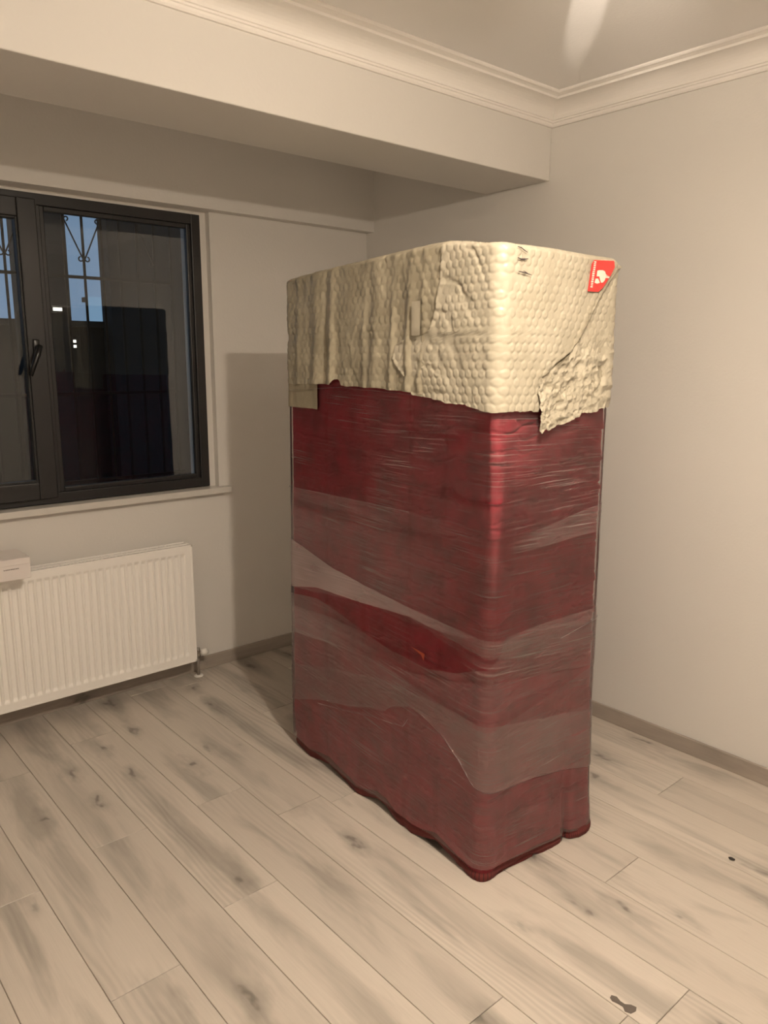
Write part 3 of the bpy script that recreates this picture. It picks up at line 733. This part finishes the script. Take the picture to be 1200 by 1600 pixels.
# --- stretch film bands
VEIL = [(-1.112, 0.204), (-0.865, 0.289), (-0.666, 0.335), (-0.56, 0.372), (-0.469, 0.393), (-0.43, 0.425), (-0.388, 0.440), (-0.33, 0.462), (-0.268, 0.459), (-0.167, 0.428), (-0.083, 0.374), (-0.03, 0.329), (0.0, 0.308), (0.05, 0.300), (0.194, 0.295), (0.368, 0.267), (0.488, 0.236)]
HEMF = [(-1.112, .040), (-.744, .024), (-.485, .036), (-.229, .044), (-.05, .040), (.064, .040), (.229, .030), (.374, .026), (.488, .022)]
BANDS = [   # offset, lower edge, upper edge, veil, streaks, seed, tilt, fade along s
    (0.0080, HEMF, [(-1.112, 1.52), (0, 1.50), (.488, 1.49)], 0.018, 0.55, 1, 0.02, None),
    (0.0086, [(-1.112, .70), (0, .74), (.488, .72)], [(-1.112, 1.51), (0, 1.49), (.488, 1.48)], 0.028, 0.40, 8, 0.03, (0.02, 0.20, 0.0, 1.0)),
    (0.0090, [(-1.112, .75), (0, .75), (.488, .75)], [(-1.112, 1.50), (0, 1.485), (.488, 1.48)], 0.030, 0.35, 9, -0.03, (-0.75, -0.50, 0.0, 1.0)),
    (0.0100, [(-1.112, .688), (-.629, .747), (-.35, .769), (0, .700), (.488, .700)], [(-1.112, 1.099), (-.60, 1.112), (-.356, 1.117), (-.2, 1.110), (0, 1.098), (.247, 1.12), (.488, 1.125)], 0.115, 0.36, 2, 0.04, (-0.9, -0.1, 1.25, 0.18)),
    (0.0104, [(.488 - 1.6, 1.02), (-.2, 1.03), (.1, 1.04), (.3, 1.05), (.488, 1.06)], [(-1.112, 1.06), (-.2, 1.075), (.1, 1.09), (.3, 1.12), (.488, 1.15)], 0.11, 0.40, 10, 0.02, (0.05, 0.22, 0.0, 1.0)),
    (0.0116, [(-1.112, .688), (-.916, .732), (-.629, .747), (-.35, .769), (-.2, .760), (0, .735), (.2, .70), (.488, .66)], [(-1.112, .893), (-.812, .836), (-.576, .814), (-.35, .799), (0, .789), (.244, .760), (.488, .708)], 0.46, 0.30, 3, -0.06, (-0.75, 0.0, 1.0, 0.18)),
    (0.0108, VEIL, [(-1.112, .613), (-.815, .640), (-.575, .640), (-.457, .624), (-.244, .621), (-.10, .655), (0, .700), (.05, .79), (.2, .80), (.488, .80)], 0.10, 0.50, 4, 0.05, None),
    (0.0124, VEIL, [(-1.112, .36), (-.80, .44), (-.5, .50), (-.25, .52), (0, .52), (.488, .448)], 0.11, 0.55, 5, -0.10, (-1.1, 0.3, 0.75, 1.25)),
    (0.0092, [(a, b + .004) for a, b in HEMF], [(-1.112, .52), (-.5, .56), (0, .50), (.488, .60)], 0.115, 0.36, 6, 0.12, None),
    (0.0112, [(-1.112, .50), (-.8, .535), (-.5, .56), (-.2, .60), (0, .655), (.488, .62)], [(-1.112, .660), (-.916, .690), (-.75, .670), (-.60, .645), (-.457, .624), (-.244, .621), (-.10, .655), (0, .689), (.488, .72)], 0.26, 0.3, 7, 0.0, (-0.95, -0.5, 1.0, 0.0)),
    (0.0126, [(-1.112, .62), (0, .66), (.2, .64), (.488, .60)], [(-1.112, .70), (0, .78), (.2, .785), (.488, .77)], 0.07, 0.45, 12, 0.08, (-0.08, 0.06, 0.0, 1.0)),
]
film = None
nb = 300
sb = np.linspace(-D, PER - D, nb, endpoint=False)
for off, lo, hi, veil, amp, seed, tilt, fade in BANDS:
    nv = 26
    Sg, U = np.meshgrid(sb, np.linspace(0, 1, nv), indexing='ij')
    a = ipl(lo)(Sg); b = ipl(hi)(Sg)
    wob = 0.004 * (fbm(Sg * 14, Sg * 0 + seed, 3, seed) - 0.5)
    Zg = a + wob + (b - a) * U
    o = off + 0.0016 * (fbm(Sg * 6, Zg * 30, 2, seed * 5) - 0.5) + OHEM(Sg) * 0.75 * np.exp(-(Zg / 0.10) ** 2) + 0.006 * sstep(0.366, 0.384, Sg) * (Sg < 0.6) * sstep(0.5, 0.1, Zg)
    V = surf(Sg.ravel(), Zg.ravel(), o.ravel())
    fm = grid_mesh('film_band', V, nb, nv, film_mat('stretch_film_%d' % seed, veil, amp, seed, tilt, fade), ward, closed=True, uv=np.stack([Sg.ravel(), Zg.ravel()], -1))
    tag(fm, 'clear hazy stretch film')
# bunched rolled edges of the film
M_ROLL = film_mat('film_rolled_edge', 0.05, 0.75, 11, 0.0)
def film_roll(pts, h, off, name='film_edge'):
    f = lambda s: np.interp(s, [p[0] for p in pts], [p[1] for p in pts])
    n = 160; s_ = np.linspace(pts[0][0], pts[-1][0], n)
    Sg, U = np.meshgrid(s_, np.linspace(-1, 1, 7), indexing='ij')
    w = h * (0.35 + 1.3 * fbm(Sg * 18, Sg * 0, 2, 6)) * np.sin(np.pi * np.clip((Sg - s_[0]) / (s_[-1] - s_[0]), 0.02, 0.98)) ** 0.5
    Zg = f(Sg) + w * U
    V = surf(Sg.ravel(), Zg.ravel(), (off + 0.003 * (1 - U ** 2)).ravel())
    tag(grid_mesh(name, V, n, 7, M_ROLL, ward, uv=np.stack([Sg.ravel(), Zg.ravel()], -1)), 'whitish bunched edge of the stretch film')
film_roll([p for p in VEIL if -1.12 <= p[0] <= 0.05], 0.0035, 0.0132)
film_roll([(-0.90, 0.262), (-0.70, 0.306), (-0.55, 0.345), (-0.42, 0.366), (-0.36, 0.380), (-0.34, 0.41)], 0.0028, 0.0135)
film_roll([(-1.112, 1.099), (-0.8, 1.108), (-0.60, 1.112), (-0.356, 1.117)], 0.0014, 0.0122)
film_roll([(0.0, 0.308), (0.05, 0.300), (0.194, 0.295), (0.368, 0.267), (0.488, 0.236)], 0.0012, 0.0132)
film_roll([(0.30, 0.735), (0.40, 0.752), (0.49, 0.766)], 0.0018, 0.0130)
film_roll([(-1.10, 1.475), (-0.75, 1.497), (-0.35, 1.488), (-0.05, 1.478)], 0.0012, 0.0140)

# --- bubble wrap
BP = 0.0268
def bubbles(S_, Z_, amp, bp=BP, jit=0.0):
    r = bp * 0.866
    Sx = S_ + jit * (fbm(S_ * 6, Z_ * 6, 2, 91) - 0.5); Zx = Z_ + jit * (fbm(S_ * 6, Z_ * 6, 2, 92) - 0.5)
    best = np.full(S_.shape, 9.0); row0 = np.round(Zx / r); hid = np.zeros(S_.shape)
    for dr in (-1, 0, 1):
        row = row0 + dr
        sh = np.mod(row, 2) * 0.5
        col = np.round(Sx / bp - sh)
        d = np.hypot(Sx - (col + sh) * bp, Zx - row * r)
        k = d < best; best = np.where(k, d, best); hid = np.where(k, hash3(col + 900, row + 900, 5), hid)
    R = bp * 0.44
    h = np.sqrt(np.clip(1 - (best / R) ** 2, 0, 1))
    h = np.minimum(h, 0.82) / 0.82
    return amp * h * (0.45 + 0.55 * (hid > 0.22)) * (0.8 + 0.4 * hid)
ns2, nv2 = 840, 116
sA = np.linspace(-D, PER - D, ns2, endpoint=False)
ZLOW = ipl([(-1.112, 1.497), (-0.93, 1.503), (-0.80, 1.505), (-0.785, 1.522), (-0.755, 1.522), (-0.735, 1.502), (-0.62, 1.503), (-0.511, 1.501), (-0.379, 1.495), (-0.257, 1.488), (-0.145, 1.478), (0.0, 1.476), (0.06, 1.469), (0.135, 1.462), (0.488, 1.460)])
Sg, U = np.meshgrid(sA, np.linspace(0, 1, nv2), indexing='ij')
zl_ = ZLOW(Sg) + 0.006 * (fbm(Sg * 30, Sg * 0, 3, 44) - 0.5); zt_ = ZTOP(Sg)
Zg = zl_ + (zt_ - zl_) * U
def left_folds(S_, Z_):
    o = 0
    for sv, w, h in ((-1.02, 0.018, 0.004), (-0.90, 0.030, 0.009), (-0.845, 0.012, -0.006), (-0.80, 0.020, 0.010), (-0.70, 0.03, 0.004), (-0.60, 0.016, 0.005), (-0.535, 0.03, 0.007), (-0.45, 0.014, 0.005), (-0.36, 0.02, 0.010), (-0.30, 0.016, 0.007)):
        c = sv + 0.018 * (vnoise(Z_ * 6, Z_ * 0 + sv * 31, 2) - 0.5) + (Z_ - 1.7) * 0.05
        o = o + h * np.exp(-((S_ - c) / w) ** 2) * (0.45 + 0.8 * sstep(1.90, 1.55, Z_))
    return o
lf = sstep(-0.2, -0.35, Sg) * (Sg < 0.01)
o = 0.011 + bubbles(Sg, Zg, 0.0018, jit=0.012) * (1 - 0.25 * lf) + 0.006 * (fbm(Sg * 12, Zg * 10, 3, 71) - 0.5) + lf * left_folds(Sg, Zg) \
    + lf * 0.005 * (ridge(Sg * 17, Zg * 11, 3, 13) - 0.6)
rnd = np.clip((Zg - (zt_ - 0.016)) / 0.016, 0, 1)
o = o - 0.014 * rnd ** 2.2
V = surf(Sg.ravel(), Zg.ravel(), o.ravel())
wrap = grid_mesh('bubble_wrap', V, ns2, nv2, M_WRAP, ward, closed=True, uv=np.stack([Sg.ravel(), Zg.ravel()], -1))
tag(wrap, 'yellowed bubble wrap sheet hanging in folds')
# top of the wrap
nc = 8
ringv = V.reshape(ns2, nv2, 3)[:, -1, :]
cen = np.array([W / 2, D / 2, 0]); Vt = []
for i in range(nc):
    t = i / (nc - 1) * 0.98
    q = ringv * (1 - t) + cen * t; q[:, 2] = ringv[:, 2] * (1 - t) + 1.905 * t + 0.006 * math.sin(min(1, t * 5) * math.pi / 2) * (1 - t)
    Vt.append(q)
Vt = np.stack(Vt, 1).reshape(-1, 3)
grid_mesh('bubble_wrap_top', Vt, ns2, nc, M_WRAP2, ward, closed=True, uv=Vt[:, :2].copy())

# corner sheet over the front corner
SL = [(1.455, -0.30), (1.490, -0.345), (1.539, -0.380), (1.575, -0.425), (1.597, -0.440), (1.637, -0.430), (1.652, -0.39), (1.661, -0.351), (1.672, -0.29), (1.682, -0.263), (1.745, -0.238), (1.833, -0.222), (1.930, -0.214)]
SR = [(1.455, 0.150), (1.54, 0.165), (1.585, 0.215), (1.62, 0.285), (1.674, 0.336), (1.787, 0.416), (1.881, 0.500), (1.93, 0.52)]
n1, n2 = 300, 150
U, T_ = np.meshgrid(np.linspace(0, 1, n1), np.linspace(0, 1, n2), indexing='ij')
s_mid = -0.40 + 0.9 * U
ztop_c = ZTOP(s_mid); 
Z0c = ZLOW(s_mid) - 0.008 + 0.008 * (fbm(s_mid * 26, s_mid * 0, 3, 61) - 0.5)
Zc = Z0c + (ztop_c - 0.001 - Z0c) * T_
sl = np.interp(Zc, [p[0] for p in SL], [p[1] for p in SL]); sr = np.interp(Zc, [p[0] for p in SR], [p[1] for p in SR])
Sc = sl + (sr - sl) * U
zt_ = ZTOP(Sc); Zc = np.minimum(Zc, zt_ - 0.0005)
left = sstep(0.0, -0.10, Sc)
o = 0.0165 + bubbles(Sc, Zc, 0.0018, jit=0.008) + 0.004 * (fbm(Sc * 11, Zc * 11, 3, 15) - 0.5) - left * 0.0025 * sstep(0.66, 0.9, ridge(Sc * 11 + Zc * 5, Zc * 13, 2, 27)) \
    + 0.003 * np.exp(-(U / 0.02) ** 2)
rnd = np.clip((Zc - (zt_ - 0.016)) / 0.016, 0, 1); o = o - 0.014 * rnd ** 2.2
V = surf(Sc.ravel(), Zc.ravel(), o.ravel())
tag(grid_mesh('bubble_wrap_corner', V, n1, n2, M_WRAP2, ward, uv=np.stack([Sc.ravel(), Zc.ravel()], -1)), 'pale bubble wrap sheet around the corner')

# crumpled flap on the right face
FT = [(0.140, 1.545), (0.161, 1.556), (0.20, 1.578), (0.255, 1.602), (0.321, 1.676), (0.401, 1.789), (0.470, 1.862), (0.505, 1.884), (0.56, 1.885)]
FB = [(0.140, 1.395), (0.150, 1.385), (0.170, 1.398), (0.185, 1.395), (0.225, 1.408), (0.255, 1.406), (0.300, 1.423), (0.327, 1.427), (0.345, 1.440), (0.402, 1.440), (0.44, 1.448), (0.495, 1.452), (0.56, 1.46)]
n1, n2 = 220, 190
Sf, U = np.meshgrid(np.linspace(0.140, 0.545, n1), np.linspace(0, 1, n2), indexing='ij')
zlo = np.interp(Sf, [p[0] for p in FB], [p[1] for p in FB]) + 0.006 * (fbm(Sf * 60, Sf * 0, 2, 3) - 0.5)
zhi = np.interp(Sf, [p[0] for p in FT], [p[1] for p in FT]); zhi = np.minimum(zhi, ZTOP(Sf) - 0.008)
Zf = zlo + (zhi - zlo) * U
Sw = Sf + 0.010 * (fbm(Zf * 30, Sf * 0, 3, 88) - 0.5) * sstep(0.22, 0.14, Sf)
cr = sstep(1.72, 1.58, Zf) * (0.5 + 0.5 * sstep(0.50, 0.40, Sf))
edge = np.exp(-(1 - U) * (zhi - zlo) / 0.010)
o = 0.0175 + bubbles(Sf, Zf, 0.0018, bp=0.024, jit=0.02) * (1 - 0.75 * cr) + cr * 0.020 * (ridge(Sf * 15 + Zf * 6, Zf * 13 - Sf * 5, 3, 33) - 0.62) + cr * 0.010 * (fbm(Sf * 60, Zf * 60, 3, 34) - 0.5) \
    + 0.010 * edge + 0.012 * np.exp(-((Sf - 0.14) / 0.03) ** 2) * sstep(1.56, 1.44, Zf)
V = surf(Sw.ravel(), Zf.ravel(), np.maximum(o, 0.006).ravel())
tag(grid_mesh('bubble_wrap_flap', V, n1, n2, M_WRAP2, ward, uv=np.stack([Sf.ravel(), Zf.ravel()], -1)), 'crumpled torn flap of bubble wrap')

# torn tape patch under the wrap at the far left edge
n1, n2 = 60, 30
Sf, U = np.meshgrid(np.linspace(-1.165, -0.896, n1), np.linspace(0, 1, n2), indexing='ij')
Zf = 1.413 + 0.003 * (fbm(Sf * 40, Sf * 0, 2, 7) - 0.5) + U * 0.11
o = 0.0125 + 0.003 * (fbm(Sf * 30, Zf * 9, 2, 19) - 0.5)
V = surf(Sf.ravel(), Zf.ravel(), o.ravel())
tag(grid_mesh('tape_patch', V, n1, n2, M_TAPE, ward, uv=np.stack([Sf.ravel(), Zf.ravel()], -1)), 'beige packing tape patch')
# strips of tape standing out on the wrap
n1, n2 = 10, 30
Sf, U = np.meshgrid(np.linspace(-0.340, -0.300, n1), np.linspace(0, 1, n2), indexing='ij')
Zf = 1.665 + U * 0.10; V = surf(Sf.ravel(), Zf.ravel(), (0.026 + 0.002 * (fbm(Sf * 30, Zf * 30, 2, 4) - 0.5)).ravel())
tag(grid_mesh('tape_strip', V, n1, n2, M_WRAP2, ward, uv=np.stack([Sf.ravel(), Zf.ravel()], -1)), 'pale strip of tape')

# red sticker with white emblem, and three pen strokes
def decal(name, poly, off, mat, th=0.0006, parent=ward):
    bm = bmesh.new()
    sub = []
    s_ = np.array([p[0] for p in poly]); z_ = np.array([p[1] for p in poly])
    A = surf(s_, z_, np.full(len(poly), off)); Bq = surf(s_, z_, np.full(len(poly), off + th))
    va = [bm.verts.new(v) for v in A]; vb = [bm.verts.new(v) for v in Bq]
    k = len(poly)
    for i in range(k): bm.faces.new((va[i], va[(i + 1) % k], vb[(i + 1) % k], vb[i]))
    bm.faces.new(vb); bm.faces.new(va[::-1])
    bmesh.ops.triangulate(bm, faces=[f for f in bm.faces if len(f.verts) > 4])
    bmesh.ops.recalc_face_normals(bm, faces=bm.faces)
    return obj(name, bm, mat, parent)
M_STICK = principled('sticker_red', (0.66, 0.045, 0.040), rough=0.35)
M_INKW = principled('sticker_white', (0.80, 0.72, 0.62), rough=0.4)
M_PEN = principled('pen_ink', (0.035, 0.025, 0.03), rough=0.5)
# sticker frame: corner (0,0) bottom left, a = across, b = up
SO, SA, SB = (0.338, 1.7895), (0.116, 0.006), (0.014, 0.090)
def st(a, b): return (SO[0] + SA[0] * a + SB[0] * b, SO[1] + SA[1] * a + SB[1] * b)
stk = decal('sticker', [st(0.0, 0.02), st(0.44, 0.0), st(0.62, 0.16), st(0.86, 0.56), st(0.97, 0.80), st(0.90, 1.0), st(0.08, 1.0), st(0.0, 0.88)], 0.0218, M_STICK)
tag(stk, 'red sticker with white emblem')
em = [(0.26, 0.67), (0.34, 0.69), (0.48, 0.69), (0.58, 0.65), (0.63, 0.57), (0.635, 0.49), (0.80, 0.49), (0.79, 0.44), (0.64, 0.45), (0.62, 0.37), (0.56, 0.30), (0.49, 0.29), (0.43, 0.38), (0.38, 0.49), (0.27, 0.49)]
decal('emblem', [st(*p) for p in em], 0.0224, M_INKW)
decal('emblem', [st(*p) for p in [(0.22, 0.29), (0.24, 0.42), (0.34, 0.42), (0.41, 0.33), (0.44, 0.29), (0.33, 0.26)]], 0.0224, M_INKW)
lt = random.Random(9); b = 0.14
while b < 0.93:          # column of tiny lettering turned on its side
    h = lt.uniform(0.028, 0.052); w0 = lt.uniform(0.0, 0.03)
    decal('lettering', [st(0.075 + w0, b), st(0.165, b), st(0.165, b + h), st(0.075, b + h)], 0.0224, M_INKW); b += h + 0.022
def stroke(pts, w):
    n = len(pts); up_ = []; dn = []
    for i, (s_, z_) in enumerate(pts):
        t = i / (n - 1); ww = w * (0.35 + 0.65 * math.sin(math.pi * min(0.95, max(0.05, t))))
        up_.append((s_, z_ + ww)); dn.append((s_, z_ - ww))
    tag(decal('pen_mark', dn + up_[::-1], 0.0226, M_PEN), 'dark pen stroke')
stroke([(0.030, 1.8900), (0.045, 1.8880), (0.060, 1.8815), (0.070, 1.8780)], 0.0016)
stroke([(0.032, 1.862), (0.045, 1.859), (0.060, 1.860), (0.074, 1.862)], 0.0022)
stroke([(0.0490, 1.852), (0.0500, 1.862), (0.0510, 1.874)], 0.0012)
stroke([(0.036, 1.827), (0.055, 1.826), (0.070, 1.824), (0.090, 1.821)], 0.0016)
stroke([(0.056, 1.830), (0.066, 1.827), (0.078, 1.823)], 0.0010)

tag(decal('paper_scrap', [(-0.335, 0.668), (-0.268, 0.664), (-0.272, 0.640), (-0.285, 0.655)], 0.0070, principled('orange_scrap', (0.55, 0.07, 0.02), rough=0.5)), 'small orange scrap under the film')

# ------------------------------------------------------------------ small bits on the floor
M_CRUMB = principled('dark_crumb', (0.03, 0.025, 0.022), rough=0.8)
bm = bmesh.new(); bmesh.ops.create_icosphere(bm, subdivisions=2, radius=1)
for v in bm.verts:
    k = 1 + 0.25 * math.sin(v.co.x * 5 + v.co.y * 3) * math.cos(v.co.z * 4)
    v.co = Vector((v.co.x * 0.0065 * k, v.co.y * 0.0105 * k, (v.co.z + 0.9) * 0.003))
c = obj('debris_crumb', bm, M_CRUMB, None, True); c.location = (-0.547, -2.468, 0.0003); c.rotation_euler = (0, 0, 0.2)
tag(c, 'tiny dark crumb on the floor right of the wardrobe', 'debris')
bm = bmesh.new()
ol = [(-0.034, 0.008), (-0.022, 0.013), (-0.008, 0.006), (0.004, 0.005), (0.016, 0.014), (0.030, 0.016), (0.034, 0.004), (0.028, -0.012), (0.014, -0.016), (0.004, -0.006), (-0.010, -0.006), (-0.024, -0.008), (-0.033, -0.002)]
va = [bm.verts.new((x, y, 0)) for x, y in ol]; vb = [bm.verts.new((x, y, 0.0008)) for x, y in ol]
for i in range(len(ol)): bm.faces.new((va[i], va[(i + 1) % len(ol)], vb[(i + 1) % len(ol)], vb[i]))
bm.faces.new(vb); bm.faces.new(va[::-1])
sc_ = obj('debris_scrap', bm, principled('grey_scrap', (0.115, 0.095, 0.080), rough=0.7, noise=(60, 0.2)))
sc_.location = (-1.327, -2.558, 0.0003); sc_.rotation_euler = (0, 0, math.atan2(-0.051, 0.006))
tag(sc_, 'dark grey bow-tie-shaped scrap lying flat on the floor boards', 'debris')
